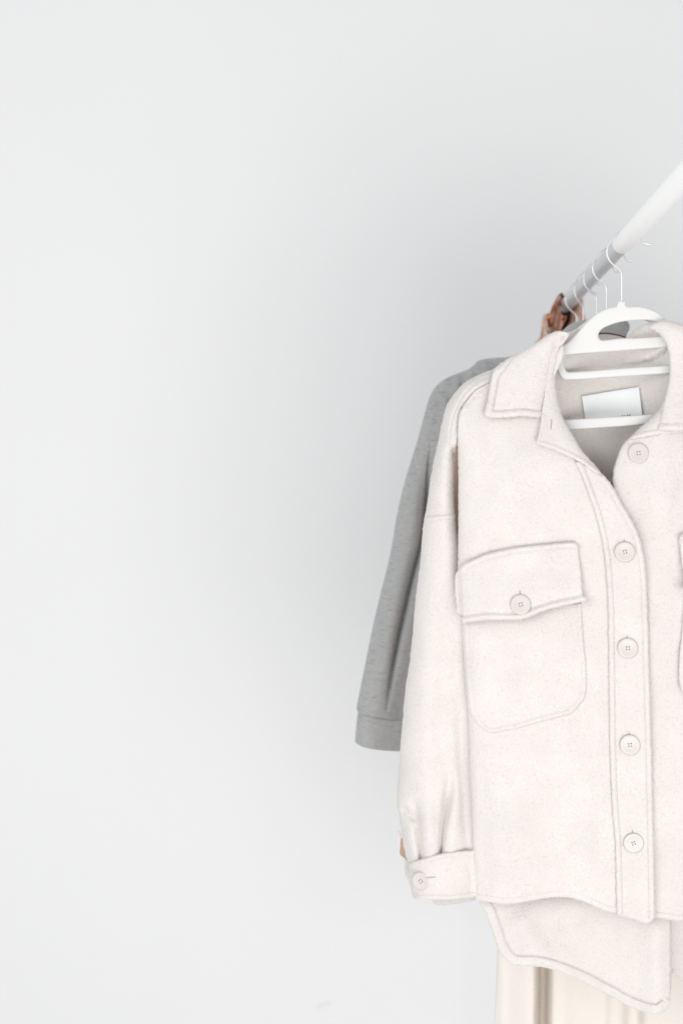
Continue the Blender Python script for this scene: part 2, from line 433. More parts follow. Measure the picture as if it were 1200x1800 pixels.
sheet('front_panel',
      [(985, 600), (930, 630), (885, 655), (861, 673), (846, 680), (833, 689), (821, 704), (811, 718), (806, 733), (804, 748), (804, 775), (805, 825), (805, 880), (805, 930), (804.5, 997), (806, 1050), (809, 1095), (813, 1137), (817, 1200), (821, 1250), (823, 1300), (824.5, 1350), (828, 1420), (830, 1480), (831, 1530), (832, 1570), (836, 1581, 1),
       (850, 1584), (875, 1588), (900, 1589), (930, 1584), (965, 1578), (990, 1577), (1010, 1580), (1035, 1589), (1060, 1600), (1083, 1606), (1110, 1610, 1),
       (1130, 1500), (1128, 1300), (1122, 1100), (1115, 980), (1085, 900), (1055, 862), (1038, 838), (1020, 815), (995, 788), (968, 762), (958, 735), (968, 680)],
      fpanel, jacketY, jk, WOOL, step=4.5, details=[(HEMF, [-13, -12, -11, -10, -9, -7, -5]), (LEFT, [])], seed=1)

# seat the right front lower than the overlapping left one
RIN = [(1076, 853), (1076.5, 832), (1080, 817), (1085, 801), (1092, 785), (1102, 773.5)]
def mirx(x): return 2205-x
RLEFT = np.stack([mirx(LEFT[:, 0]), LEFT[:, 1]-22], -1)
def rfront_h(px, py):
    h = 13 + 22*sstep(620, 900, py)
    dl = dist(px, py, RLEFT); h = h + rnd(dl, 48, 19)
    h = h + 5*pnoise(px/90, py/150, 15) + 1.2*pnoise(px/45, py/60, 18)
    h = h - 16*sstep(1400, 1600, py)
    h = h - ridge(px, py, line((1140, 800), (1120, 860), (1118, 920)), 16, 3.0, (.3, .2))
    h = h - ridge(px, py, line((1205, 830), (1196, 880), (1180, 930)), 12, 3.5, (.2, .3))
    return h
RIE = line(*RIN)
sheet('front_panel',
      [(1076, 853), (1076.5, 832), (1080, 817), (1085, 801), (1092, 785), (1102, 773.5), (1125, 766), (1155, 762), (1200, 750), (1235, 640), (1290, 622), (mirx(861), 651), (mirx(833), 668), (mirx(811), 696), (mirx(804), 740), (mirx(805), 860), (mirx(804), 975), (mirx(813), 1110), (mirx(821), 1230), (mirx(828), 1400), (mirx(832), 1550), (mirx(836), 1560, 1),
       (1300, 1570), (1250, 1600), (1200, 1618), (1170, 1616), (1150, 1613), (1125, 1612, 1), (1108, 1500), (1100, 1300), (1100, 1100), (1095, 980), (1080, 900)],
      lambda px, py, d: rfront_h(px, py) + hem(dist(px, py, RIE), 10, .8, .3)*0 + rnd(dist(px, py, RIE), 26, 6) + hem(dist(px, py, line((1340, 1562), (1300, 1570), (1250, 1600), (1200, 1618), (1170, 1616), (1150, 1613), (1125, 1612))), 11, 1.2, .5),
      jacketY, jk, WOOL, step=5, seed=2, details=[(line((1300, 1570), (1250, 1600), (1200, 1618), (1170, 1616), (1150, 1613), (1125, 1612)), [5, 7, 9, 10, 11, 12, 13])])

# buttoned placket
PLL = line((1010, 812), (1022, 838), (1034, 871), (1045, 903), (1055, 941), (1062, 985), (1067, 1060), (1069, 1165), (1071, 1320), (1075, 1420), (1080, 1480), (1082, 1560), (1083, 1610))
PLR = line((1062, 838), (1075, 854), (1092, 885), (1106, 908), (1120, 936), (1127, 960), (1133, 990), (1137, 1060), (1140, 1165), (1144, 1320), (1146, 1400), (1148, 1500), (1150, 1612))
def placket_h(px, py):
    h = front_h(px, py) + 3.4
    h = h + hem(dist(px, py, PLL), 11, 2.2, .8) + hem(dist(px, py, PLR), 11, 1.9, .8)
    # little pull of the cloth round each button
    return h
sheet('button_placket',
      [(1010, 812, 1), (1022, 838), (1034, 871), (1045, 903), (1055, 941), (1062, 985), (1067, 1060), (1069, 1165), (1071, 1320), (1075, 1420), (1080, 1480), (1082, 1560), (1083, 1609, 1), (1100, 1613), (1120, 1618), (1138, 1623), (1150, 1612, 1), (1148, 1500), (1146, 1400), (1144, 1320), (1140, 1165), (1137, 1060), (1133, 990), (1127, 960), (1120, 936), (1106, 908), (1092, 885), (1075, 854), (1062, 838), (1050, 833), (1036, 823), (1019, 812)],
      lambda px, py, d: placket_h(px, py), jacketY, jk, WOOL, step=4, lip=2.2, lipw=3.5, details=[(PLL, [-13.5, -12.5, -11.7, -11, -10.3, -9.5, -8, -6]), (PLR, [13.5, 12.5, 11.7, 11, 10.3, 9.5, 8, 6]), (PLL, [13.5, 12.5, 11.7, 11, 10.3, 9.5, 8, 6]), (PLR, [-13.5, -12.5, -11.7, -11, -10.3, -9.5, -8, -6])], seed=4)

# chest pocket and its flap
POC = [(811, 1080), (812, 1100), (813, 1137), (817, 1200), (822, 1245), (832, 1266), (859, 1289, 1), (885, 1285), (910, 1280), (945, 1270), (976, 1262), (1004, 1254, 1), (1025, 1230, 1), (1029, 1215), (1029, 1165), (1025, 1130), (1021, 1060, 1)]
POCE = line((811, 1080), (812, 1100), (813, 1137), (817, 1200), (822, 1245), (832, 1266), (859, 1289), (885, 1285), (910, 1280), (945, 1270), (976, 1262), (1004, 1254), (1025, 1230), (1029, 1215), (1029, 1165), (1025, 1130), (1021, 1060))
def pocket_h(px, py, d):
    h = front_h(px, py) + 2.6 + 4.0*sstep(0, 60, d)*sstep(1290, 1180, py)
    h = h + hem(dist(px, py, POCE), 9.5, 1.1, 1.1)
    return h
FLAPT = line((804, 1000), (815, 991), (825, 986), (857, 973), (902, 963), (955, 957), (1004, 952.5), (1013, 955))
FLAPB = line((806, 1091), (811, 1095), (830, 1093), (850, 1090), (880, 1090), (905, 1090), (925, 1087), (948, 1077), (970, 1070), (990, 1065), (1015, 1060), (1030, 1055))
FLAP = [(803, 1003), (815, 991), (825, 986), (857, 973), (902, 963), (955, 957), (1004, 952.5), (1012, 954), (1015, 960), (1017, 980), (1020, 1010), (1024, 1046), (1031, 1051), (1028, 1057), (1015, 1060), (990, 1065), (970, 1070), (948, 1077), (925, 1087), (905, 1090), (880, 1090), (850, 1090.5), (830, 1093), (812, 1095), (806, 1089), (801, 1060), (799, 1030), (799, 1018)]
def flap_h(px, py, d):
    t = sstep(965, 1085, py)
    h = front_h(px, py) + 5.5 + 11*t
    h = h + 2.6*pnoise(px/60, py/45, 31)*sstep(0, 30, d)
    h = h + hem(dist(px, py, FLAPT), 11, 3.6, 1.8) + hem(dist(px, py, FLAPB), 11, 4.2, 2.0)
    h = h + hem(np.abs(px-np.interp(py, [960, 1090], [803, 811]))+0, 9, .7, .5)
    return h
def xmir(px, py): return 2222-px, py-15, True
def xmirf(px, py): return 2208-px + .22*np.maximum(py-965, 0)*(px > 960), py-15, True
for xf, wh in ((None, 0), (xmir, 1)):
    def ph(px, py, d, wh=wh): return pocket_h(px, py, d) - (3 if wh else 0)
    def fh(px, py, d, wh=wh): return flap_h(px, py, d) - (3 if wh else 0)
    sheet('chest_pocket', POC, ph, jacketY, jk, WOOL, step=5, xf=xf, details=[(POCE, OFF)], seed=6)
    sheet('pocket_flap', FLAP, fh, jacketY, jk, WOOL, step=4.5, xf=(xmirf if wh else None), lip=2.4, lipw=3.5, details=[(FLAPT, OFF), (FLAPB, OFF)], seed=7, thick=3.5)

# back panel with the longer curved tail, and the inside of the neck
TAIL = line((835, 1576), (843, 1588), (852, 1602), (862, 1630), (872, 1662), (883, 1681), (897, 1694), (910, 1697.5), (945, 1699), (975, 1706), (1020, 1724), (1065, 1748), (1104, 1769), (1134, 1780), (1158, 1782), (1173, 1772))
def back_h(px, py, d):
    neck = sstep(900, 760, py)
    q = np.abs(px-1072)
    h = -42 + neck*(44*np.clip(q/110, 0, 1)**2 - 22*sstep(104, 130, q))
    h = h + 38*sstep(1460, 1600, py)
    h = h + 4*pnoise(px/90, py/130, 44)*(1-.5*neck) + 1.2*pnoise(px/30, py/30, 45)
    h = h + hem(dist(px, py, TAIL), 18, 1.6, 2.6, 1.5)
    h = h - 30*sstep(1176, 1181, px)*sstep(1560, 1620, py) + ridge(px, py, line((1152, 1560), (1152, 1780)), 22, 9)*sstep(1560, 1640, py)
    # collar stand seen inside the neck, with its seam fold
    fold = line((975, 655), (1050, 652), (1085, 648), (1120, 640), (1150, 628), (1176, 610))
    yy = np.interp(px, fold[:, 0], fold[:, 1])
    h = h + 11*sstep(yy+3, yy-5, py)*(py < 700) - 5*np.exp(-((py-yy-3)/4)**2)
    h = h + 7*pnoise(px/16, py/10, 47)*sstep(1095, 1130, px)*(py < 605)
    h = h - 3.5*ridge(px, py, line((1138, 595), (1148, 584), (1160, 588)), 4, 1.4)*(py < 605)
    h = h + ridge(px, py, line((905, 1600), (925, 1640), (960, 1690)), 22, 6, (.2, .0)) - ridge(px, py, line((990, 1600), (1010, 1650), (1040, 1710)), 26, 5, (.2, 0))
    return h
sheet('back_panel',
      [(962, 612), (975, 590), (1000, 584), (1017, 577), (1030, 590), (1060, 602), (1098, 594), (1113, 581), (1128, 572), (1145, 565), (1165, 562), (1200, 572), (1290, 610), (1380, 680), (1408, 740), (1400, 975), (1385, 1230), (1376, 1400), (1369, 1560), (1350, 1640), (1320, 1710), (1270, 1738), (1230, 1728), (1200, 1720), (1180.5, 1713, 1), (1180, 1716, 1), (1177.5, 1752),
       (1173, 1772), (1158, 1782), (1134, 1780), (1104, 1769), (1065, 1748), (1020, 1724), (975, 1706), (945, 1699), (910, 1697.5), (897, 1694), (883, 1681), (872, 1662), (862, 1630), (852, 1602), (843, 1588), (836, 1577), (836, 1450), (826, 1300), (822, 1130), (814, 1000), (812, 850), (814, 740), (834, 695), (880, 655), (930, 632)],
      back_h, jacketY, jk, WOOL, step=6, details=[(TAIL, [-22, -20.5, -19.3, -18.2, -17, -15.8, -14, -11, -8]), (TAIL, [22, 20.5, 19.3, 18.2, 17, 15.8, 14, 11, 8]), (line((1178, 1600), (1178, 1760)), OFFS)], seed=9, thick=3)

# collar
def collar_h(px, py, d):
    dl = dist(px, py, COLL)
    h = 15 + 24*sstep(600, 860, py) + 10
    h = h + rnd(dist(px, py, COLR), 20, 9)
    h = h + rnd(dist(px, py, COLT), 16, 8)
    h = h + hem(dl, 13.5, 3.2, 1.9)
    h = h + 2.6*pnoise(px/34, py/48, 51) + ridge(px, py, line((915, 650), (905, 690), (880, 712)), 12, 2.5, (.3, .3)) - ridge(px, py, line((900, 690), (888, 705), (880, 716)), 6, 2.2, (.3, .3))
    return h
COLL = line((896, 612), (876, 641), (867, 652), (862, 668), (857, 696), (853, 715), (850, 727), (853, 732), (862, 734), (880, 735), (900, 733), (920, 732), (940, 734), (950, 735), (975, 735))
COLR = line((952, 733), (955, 712), (961, 680), (966, 655), (972, 630), (979, 605), (990, 590))
COLT = line((876, 641), (892, 630), (910, 621), (930, 609.5), (950, 597), (966, 585.5), (978, 582))
sheet('collar_flap', [(876, 641), (892, 630.5), (910, 621), (930, 609.5), (950, 597), (966, 586), (978, 582), (991, 582.5), (999, 588), (991, 602), (981, 612), (974, 640), (968, 672), (961, 700), (954, 728), (951, 735, 1), (940, 734), (920, 732), (900, 733), (880, 735), (862, 734.5), (853, 732), (850.5, 727), (853, 715), (857, 696), (862, 668), (867, 652)],
      collar_h, jacketY, jk, WOOL, step=4, thick=4, lip=2.5, lipw=4, details=[(COLL, OFF + [-16, -15, -14.2, -13.5, -12.8, 12.8, 13.5, 14.2, 15, 16])], seed=11)
STB = line((952, 735), (947, 755), (941, 778), (957, 785), (975, 791), (992, 799), (1019, 812), (1036, 824), (1052, 836))
STR_ = line((985, 600), (977, 639), (975.5, 669), (979, 696), (988, 732), (1001, 756), (1019, 787), (1034, 805), (1052, 826), (1062, 838), (1075, 854))
def stand_h(px, py, d):
    h = 15 + 25*sstep(600, 860, py) + 4.2
    h = h + rnd(dist(px, py, STR_), 22, 10) + hem(dist(px, py, STB), 8, 1.8, .7) + 1.4*pnoise(px/25, py/40, 53)
    h = h + 3.5*sstep(1045, 1010, px)
    return h
sheet('neck_facing', [(992, 590), (981, 611), (977, 639), (975.5, 669), (979, 696), (988, 732), (1001, 756), (1019, 787), (1034, 805), (1052, 826), (1062, 838), (1076, 854.5, 1), (1064, 844), (1052, 836.5), (1036, 824.5), (1019, 812.5), (992, 799.5), (975, 792), (957, 785.5), (941, 778, 1), (947, 755), (951, 730), (955, 700), (960, 665), (970, 620)],
      stand_h, jacketY, jk, WOOL, step=4, thick=3, lip=2, lipw=3.5, details=[(STB, OFF)], seed=12)
# right collar
RSB = line((1102, 773.5), (1125, 768), (1155, 763), (1200, 759), (1245, 752))
RSI = line((1102, 773.5), (1127, 749), (1152, 727), (1164, 709), (1173, 690), (1177, 665), (1176, 640), (1173, 615), (1168, 600), (1160, 588))
def rst_h(px, py, d):
    return 17 + 14*sstep(640, 800, py) + rnd(dist(px, py, RSI), 22, 12) + hem(dist(px, py, RSB), 8, 1.8, .7) + 1.5*pnoise(px/25, py/40, 57)
sheet('neck_facing', [(1102, 774, 1), (1127, 749), (1152, 727), (1164, 709), (1173, 690), (1177, 665), (1176, 640), (1173, 615), (1165, 592), (1150, 578), (1165, 567), (1200, 580), (1230, 640), (1250, 750, 1), (1200, 760), (1155, 764.5), (1125, 769.5)],
      rst_h, jacketY, jk, WOOL, step=4, lip=2, lipw=3.5, details=[(RSB, OFF)], seed=13)
RCE = line((1154, 757), (1180, 757), (1215, 756), (1262, 752), (1292, 744), (1300, 738), (1292, 690), (1270, 625))
def rcol_h(px, py, d):
    dl = dist(px, py, line((1154, 757), (1160, 735), (1165, 700), (1175, 650), (1168, 605), (1150, 575)))
    h = 15 + 14*sstep(620, 800, py) + 9 + rnd(dl, 28, 8) + hem(dist(px, py, RCE), 12, 2, 1.6)
    h = h + 2.2*pnoise(px/30, py/45, 59) - ridge(px, py, line((1180, 625), (1190, 655), (1203, 700)), 3, 1.3, (.1, .1))
    h = h + rnd(dist(px, py, line((1140, 572), (1155, 565), (1172, 563), (1191, 568), (1225, 582), (1262, 605))), 20, 10)
    return h
sheet('collar_flap', [(1153, 757, 1), (1159, 735), (1166, 705), (1174.5, 670), (1176, 645), (1173, 615), (1164, 595), (1150, 580), (1141, 574), (1155, 565.5), (1172, 563), (1191, 568), (1225, 582), (1262, 605), (1276, 625), (1292, 690), (1302, 738, 1), (1262, 752), (1215, 757), (1180, 758)],
      rcol_h, jacketY, jk, WOOL, step=4, thick=4, lip=2.5, lipw=4, details=[(RCE, OFF)], seed=14)

# woven label inside the neck
lb = sheet('neck_label', [(1022, 696.5, 1), (1072, 688, 1), (1122, 680, 1), (1125, 705), (1129, 738, 1), (1080, 743), (1030, 748, 1), (1026, 725)],
           lambda px, py, d: back_h(px, py, d)*0 - 38 + 44*np.clip(np.abs(px-1072)/110, 0, 1)**2 + 2, jacketY, jk, SATIN, step=8, thick=.8, lip=.3, lipw=1, rings=(1,), rough=.03)
lv, lf = [], []
for cx, cy, ww, hh in ((1093.2, 730.7, 1.3, 1.8), (1096.6, 730.4, .9, 1.0), (1098.6, 730.2, .9, 1.0), (1102.3, 729.8, 2.2, 1.9), (1106, 729.6, 2.1, 1.9)):
    q = np.array([(cx-ww/2, cy-hh/2), (cx+ww/2, cy-hh/2), (cx+ww/2, cy+hh/2), (cx-ww/2, cy+hh/2)])
    hh_ = -38 + 44*np.clip(np.abs(q[:, 0]-1072)/110, 0, 1)**2 + 2.5
    lv += to_world(q[:, 0], q[:, 1], hh_, jacketY).tolist(); n = len(lv); lf.append((n-1, n-2, n-3, n-4))
link('print', lv, lf, INK, lb, smooth=False)

# sleeves
SO = [(872, 647), (853, 653.5), (840, 659.5), (817, 672), (800, 690), (785, 712), (777, 740), (770, 775), (760, 820), (755, 850), (750, 887), (746.5, 906), (745, 912), (742, 940), (737, 1000), (730, 1050), (725, 1112), (720, 1162), (712, 1212), (707, 1270), (704, 1300), (701, 1350), (698, 1385), (697, 1410), (701, 1432), (704, 1455), (707, 1478), (712, 1500), (717, 1518)]
SOL = line(*SO)
SRL = line((797, 790), (798, 825), (796.5, 850), (797, 880), (799, 904), (800, 915), (802, 935), (805, 955), (808, 985), (815, 1020), (835, 1080), (846, 1180), (850, 1300), (850, 1400), (848, 1495))
SEAMA = line((870, 661), (850, 665), (838, 671), (825, 682), (814, 694), (802, 716), (795, 733), (791, 752), (789, 771), (788, 790))
SEAMD = line((745, 908), (760, 907.5), (780, 906), (797, 905))
def sleeve_h(px, py, d):
    a = np.interp(py, [650, 700, 780, 900], [26, 33, 36, 34])
    do = dist(px, py, SOL)
    W = np.interp(py, [650, 720, 800, 1000, 1500], [16, 24, 38, 50, 62])
    t = np.clip(1-do/W, 0, 1)
    h = -16 + a*np.sqrt(1-t*t*.999)
    h = h + sstep(770, 800, py)*rnd(dist(px, py, SRL), 26, 24)
    inn = px - np.interp(py, [600, 673, 680, 689, 704, 718, 733, 748, 775], [861, 861, 846, 833, 821, 811, 806, 804, 804])
    h = h - 14*sstep(0, 12, inn)*(py < 790)
    seam_y = np.interp(px, [745, 797], [909, 905])
    h = h + 3.0*np.exp(-((py-seam_y-3)/4.2)**2) - 1.0*np.exp(-((py-seam_y+2.5)/1.2)**2) - 1.3*np.exp(-((py-seam_y-8)/1.3)**2)
    h = h - ridge(px, py, SEAMA, 1.7, 1.5, (0, .2)) + ridge(px, py, line((861, 669), (846, 675), (830, 686), (818, 699), (807, 717), (800, 735), (797, 752), (794, 772)), 5, 1.3, (0, .2))
    h = h + (2.0*pnoise(px/60, py/170, 61) + .8*pnoise(px/30, py/50, 62))
    h = h + ridge(px, py, line((765, 940), (752, 1100), (745, 1300), (755, 1500)), 22, 3.0, (.2, .1))
    h = h - ridge(px, py, line((792, 1350), (788, 1390), (783, 1425), (778, 1460), (774.5, 1503)), 9, 14, (.4, 0), w2=2.4)
    h = h + ridge(px, py, line((808, 1360), (800, 1430), (792, 1500)), 11, 4, (.4, .0))
    h = h - ridge(px, py, line((806, 1200), (812, 1330), (824, 1500)), 10, 8, (.4, 0))
    h = h - ridge(px, py, line((706, 1417), (714, 1429), (724, 1437), (732, 1441)), 5, 9, (.15, .15))
    h = h - ridge(px, py, line((726, 1400), (732, 1440), (735, 1470), (739.5, 1512)), 7, 11, (.3, 0), w2=2.4)
    h = h + ridge(px, py, line((752, 1400), (755, 1505)), 12, 5, (.4, 0))
    h = h + ridge(px, py, line((716, 1445), (722, 1480), (728, 1512)), 8, 3.5, (.3, 0))
    return h
def sl_t(px, py, d):
    return np.where(d < .01, .5, 4 + 40*np.sqrt(1-np.clip(1-d/40, 0, 1)**2))
SLEEVE = SO[:-1] + [(717, 1518, 1), (742, 1514), (780, 1506), (848, 1500, 1), (850, 1400), (850, 1300), (846, 1180), (835, 1080), (815, 1020), (808, 985), (805, 955), (802, 935), (800, 915), (799, 904), (797, 880), (796.5, 850), (798, 825), (800, 790), (806, 765), (820, 740), (850, 715), (885, 690), (910, 665), (905, 640), (890, 641)]
CUT = line((717, 1518), (742, 1509.5), (772, 1501), (800, 1497), (832, 1494), (850, 1493))
CUB = line((727, 1580), (760, 1582), (800, 1581), (830, 1577.5), (850, 1575))
CUFF = [(717, 1517.5, 1), (742, 1509.5), (772, 1501), (800, 1497), (832, 1494), (850, 1493, 1), (852, 1535), (850, 1574, 1), (830, 1577.5), (800, 1581), (760, 1582), (727, 1580, 1), (722.5, 1567), (719.5, 1547), (718, 1530)]
def cuff_h(px, py, d):
    do = dist(px, py, line((717, 1518), (719, 1545), (724, 1575)))
    t = np.clip(1-do/50, 0, 1)
    h = -12 + 36*np.sqrt(1-t*t*.999) - 10*sstep(800, 840, px)
    return h + hem(dist(px, py, CUT), 10, 1.8, 1.2) + hem(dist(px, py, CUB), 9, 1.2, .7) + 1.2*pnoise(px/22, py/22, 66) - ridge(px, py, line((819, 1515), (828, 1540), (826, 1570)), 5, 2.5, (.3, .2))
def smir(px, py): return 2205-px, py-22, True
for xf in (None, smir):
    sheet('sleeve', SLEEVE, sleeve_h, jacketY, jk, WOOL, step=4.5, xf=xf, tfun=sl_t, lip=1, details=[(SEAMA, OFFS), (SEAMD, [-10, -8.5, -7.5, -6.3, -5, -3.5, -2, -1, 0, 1, 2, 3.5, 5, 6.3, 7.5, 8.5, 10, 12])], seed=21)
    cf = sheet('cuff', CUFF, cuff_h, jacketY, jk, WOOL, step=4.5, xf=xf, thick=4, lip=2, lipw=3.5, details=[(CUT, OFF), (CUB, OFF)], seed=22)
    sheet('inner_band', [(712, 1508), (745, 1505), (845, 1500), (848, 1572), (830, 1583.5), (810, 1587), (790, 1590.5), (770, 1591), (762, 1587), (755, 1578), (728, 1570)],
          lambda px, py, d: -30 + .6*pnoise(px/15, py/15, 3) + rnd(dist(px, py, line((760, 1586), (770, 1591), (790, 1590.5), (830, 1583.5))), 6, 3), jacketY, cf, WOOL, step=6, xf=xf, thick=3)
    sheet('sleeve_slit', [(699, 1460), (702.5, 1461), (703.5, 1480), (703, 1502), (710, 1507), (719, 1521), (709, 1514), (701, 1506), (699.8, 1485)],
          lambda px, py, d: flat(-20)(px, py, d), jacketY, cf, WOOL, step=3, xf=xf, thick=2.5, rings=(1,), lip=.5, lipw=1.5)


# buttons
def frame_at(px, py, hf):
    q = np.array([px, px+3, px]), np.array([py, py, py+3])
    h = hf(*q)
    w_ = to_world(q[0], q[1], h, jacketY)
    o = Vector(w_[0]); u = (Vector(w_[1])-o).normalized(); v = (Vector(w_[2])-o).normalized()
    n = v.cross(u).normalized()
    if n.y > 0: n = -n
    return o, u, n
def make_button(px, py, hf, parent, rot=0, lift=2.2, R=.0125, tilt=0.0):
    o, u, n = frame_at(px, py, hf)
    n = (n*.5 + Vector((0, -1, 0))*.5 + Vector((0, 0, tilt))).normalized()
    o = o + n*lift*MM
    u = (u - n*u.dot(n)).normalized(); v = n.cross(u)
    prof = [(0, 1.5), (.30, 1.5), (.52, 1.6), (.64, 1.9), (.72, 1.95), (.82, 2.1), (.90, 2.1), (.96, 1.8), (1.0, 1.2), (.97, .4), (.88, 0), (0, 0)]
    N = 40; V = []; Fc = []
    for r, z in prof[1:-1]:
        for k in range(N):
            a = 2*math.pi*k/N; V.append(o + (u*math.cos(a)+v*math.sin(a))*r*R + n*z*MM)
    L = len(prof)-2
    for i in range(L-1):
        for k in range(N):
            Fc.append((i*N+k, i*N+(k+1) % N, (i+1)*N+(k+1) % N, (i+1)*N+k))
    Fc.append(tuple(range(N))[::-1]); Fc.append(tuple((L-1)*N+k for k in range(N)))
    mi = [0]*len(Fc)
    hole = [(math.cos(rot+a)*2.2*MM, math.sin(rot+a)*2.2*MM) for a in (math.pi/4, 3*math.pi/4, 5*math.pi/4, 7*math.pi/4)]
    for hx, hy in hole:
        b0 = len(V)
        for k in range(10):
            a = 2*math.pi*k/10; V.append(o + u*(hx+math.cos(a)*.9*MM) + v*(hy+math.sin(a)*.9*MM) + n*1.56*MM)
        Fc.append(tuple(b0+k for k in range(10))); mi.append(1)
    bt = link('button', [tuple(x) for x in V], Fc, [BUTTON, DARK], parent, mat_idx=mi)
    V = []; Fc = []
    def seg(a, b):
        a, b = (a[0]*.72, a[1]*.72), (b[0]*.72, b[1]*.72)
        a3 = o + u*a[0] + v*a[1] + n*1.7*MM; b3 = o + u*b[0] + v*b[1] + n*1.7*MM
        m3 = (a3+b3)/2 + n*.8*MM; t = (b3-a3).normalized(); s = n.cross(t)
        P = [a3-n*.3*MM, a3*.6+m3*.4+n*.3*MM, m3, b3*.6+m3*.4+n*.3*MM, b3-n*.3*MM]; b0 = len(V)
        for p_ in P:
            for k in range(6):
                an = 2*math.pi*k/6; V.append(p_ + (s*math.cos(an)+n*math.sin(an))*.45*MM)
        for i in range(4):
            for k in range(6): Fc.append((b0+i*6+k, b0+i*6+(k+1) % 6, b0+(i+1)*6+(k+1) % 6, b0+(i+1)*6+k))
    seg(hole[0], hole[2]); seg(hole[1], hole[3])
    link('thread', [tuple(x) for x in V], Fc, THREAD, bt)
    return bt
def buttonhole(px, py, dx, dy, hf, parent):
    """short stitched slit"""
    N = 14; ring = []
    q = np.linspace(-1, 1, N)
    X = px + q*dx; Y_ = py + q*dy
    h = hf(X, Y_)
    pts = to_world(X, Y_, h + .55, jacketY)
    return tube('buttonhole', pts.tolist(), .0006, DARKTH, parent, n=6, radii=[.0006*(1-abs(t)**4)+.00008 for t in q])
DARKTH = M('buttonhole_thread', (.50, .45, .41), .9)
pk = lambda x, y: placket_h(np.asarray(x, float), np.asarray(y, float))
for (x, y, r) in ((1097, 970, .2), (1102, 1139, .05), (1106, 1309, .1), (1112, 1481, .35)):
    buttonhole(x-1, y-12, .3, 11, pk, jk)
    make_button(x, y, pk, jk, r, lift=1.4)
fhh = lambda x, y: flap_h(np.asarray(x, float), np.asarray(y, float), np.full(np.shape(x), 30.))
buttonhole(913, 1050, -.3, 13, fhh, jk)
make_button(914.5, 1063, fhh, jk, .3, lift=1.6, tilt=.1)
make_button(1121, 797, lambda x, y: rfront_h(np.asarray(x, float), np.asarray(y, float)), jk, .1, lift=1.6)
ch = lambda x, y: cuff_h(np.asarray(x, float), np.asarray(y, float), np.full(np.shape(x), 30.))
buttonhole(757, 1542.5, 10, -.8, ch, jk)
make_button(740, 1548, ch, jk, .6, lift=1.0, R=.0115)
sth = lambda x, y: stand_h(np.asarray(x, float), np.asarray(y, float), np.full(np.shape(x), 30.))
buttonhole(968, 746, -.8, 10, sth, jk)

# ------------------------------------------------------------------ brown cloth added for the warm shade between sleeve and body
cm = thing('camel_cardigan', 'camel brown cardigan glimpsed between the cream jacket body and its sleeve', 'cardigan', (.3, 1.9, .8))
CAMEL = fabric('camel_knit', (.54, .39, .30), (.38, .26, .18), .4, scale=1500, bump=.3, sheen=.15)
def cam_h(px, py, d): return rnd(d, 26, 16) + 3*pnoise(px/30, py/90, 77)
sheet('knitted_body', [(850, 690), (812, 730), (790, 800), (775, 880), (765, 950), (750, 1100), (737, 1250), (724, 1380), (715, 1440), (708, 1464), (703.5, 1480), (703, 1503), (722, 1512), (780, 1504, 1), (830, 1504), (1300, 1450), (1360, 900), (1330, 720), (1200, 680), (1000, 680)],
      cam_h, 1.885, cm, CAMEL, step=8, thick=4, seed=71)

# ------------------------------------------------------------------ blush dress behind the jacket
dr = thing('pleated_dress', 'long blush pink dress with soft pleats and dark neck binding hanging behind the cream jacket', 'dress', (.37, 1.94, .42))
def dressY(px, py): return 1.95 - .10*(px-1092)*.00077
def dress_h(px, py, d):
    s = sstep(700, 1500, py)
    lo = sum(np.interp(px + k + 5*pnoise(py/160, py*0, 79), [860, 872, 880, 893, 905, 925, 938, 942.5, 945, 954, 962, 965.5, 972, 990, 1010, 1032, 1050, 1066, 1068, 1082, 1096, 1100, 1103, 1122, 1127, 1134, 1160, 1180, 1210, 1250, 1255, 1290, 1330],
                   [0, 4, 12, 14, 20, 30, 32, 30, -26, -30, -26, 27, 33, 32, 26, 22, 20, 18, 24, 27, 22, 14, 6, 5, 18, 26, 30, 26, 22, 20, 6, 18, 0]) for k in (-4, -2, 0, 2, 4))/5
    return -25 + s*lo + 3*pnoise(px/60, py/200, 71) + (1-s)*6*np.sin(px/26)
sheet('dress_body', [(1000, 640), (1040, 592), (1052, 587.5), (1062, 586.8), (1075, 588), (1087, 590.5), (1100, 594.5), (1140, 620), (1200, 640), (1300, 700), (1330, 1200), (1335, 1860, 1), (1200, 1862), (1050, 1862), (866, 1860, 1), (868, 1800), (873, 1690), (880, 1300), (900, 900), (920, 700)],
      dress_h, dressY, dr, BLUSH, step=5, thick=2, seed=31, rough=.1)
pts = to_world(*(lambda P: (P[:, 0], P[:, 1], np.full(len(P), -20.)))(line((1035, 596), (1046, 588), (1058, 586), (1070, 586.5), (1082, 588.5), (1092, 591), (1102, 595), (1120, 606))), dressY)
tube('neck_binding', pts.tolist(), .0011, BIND, dr, n=8)

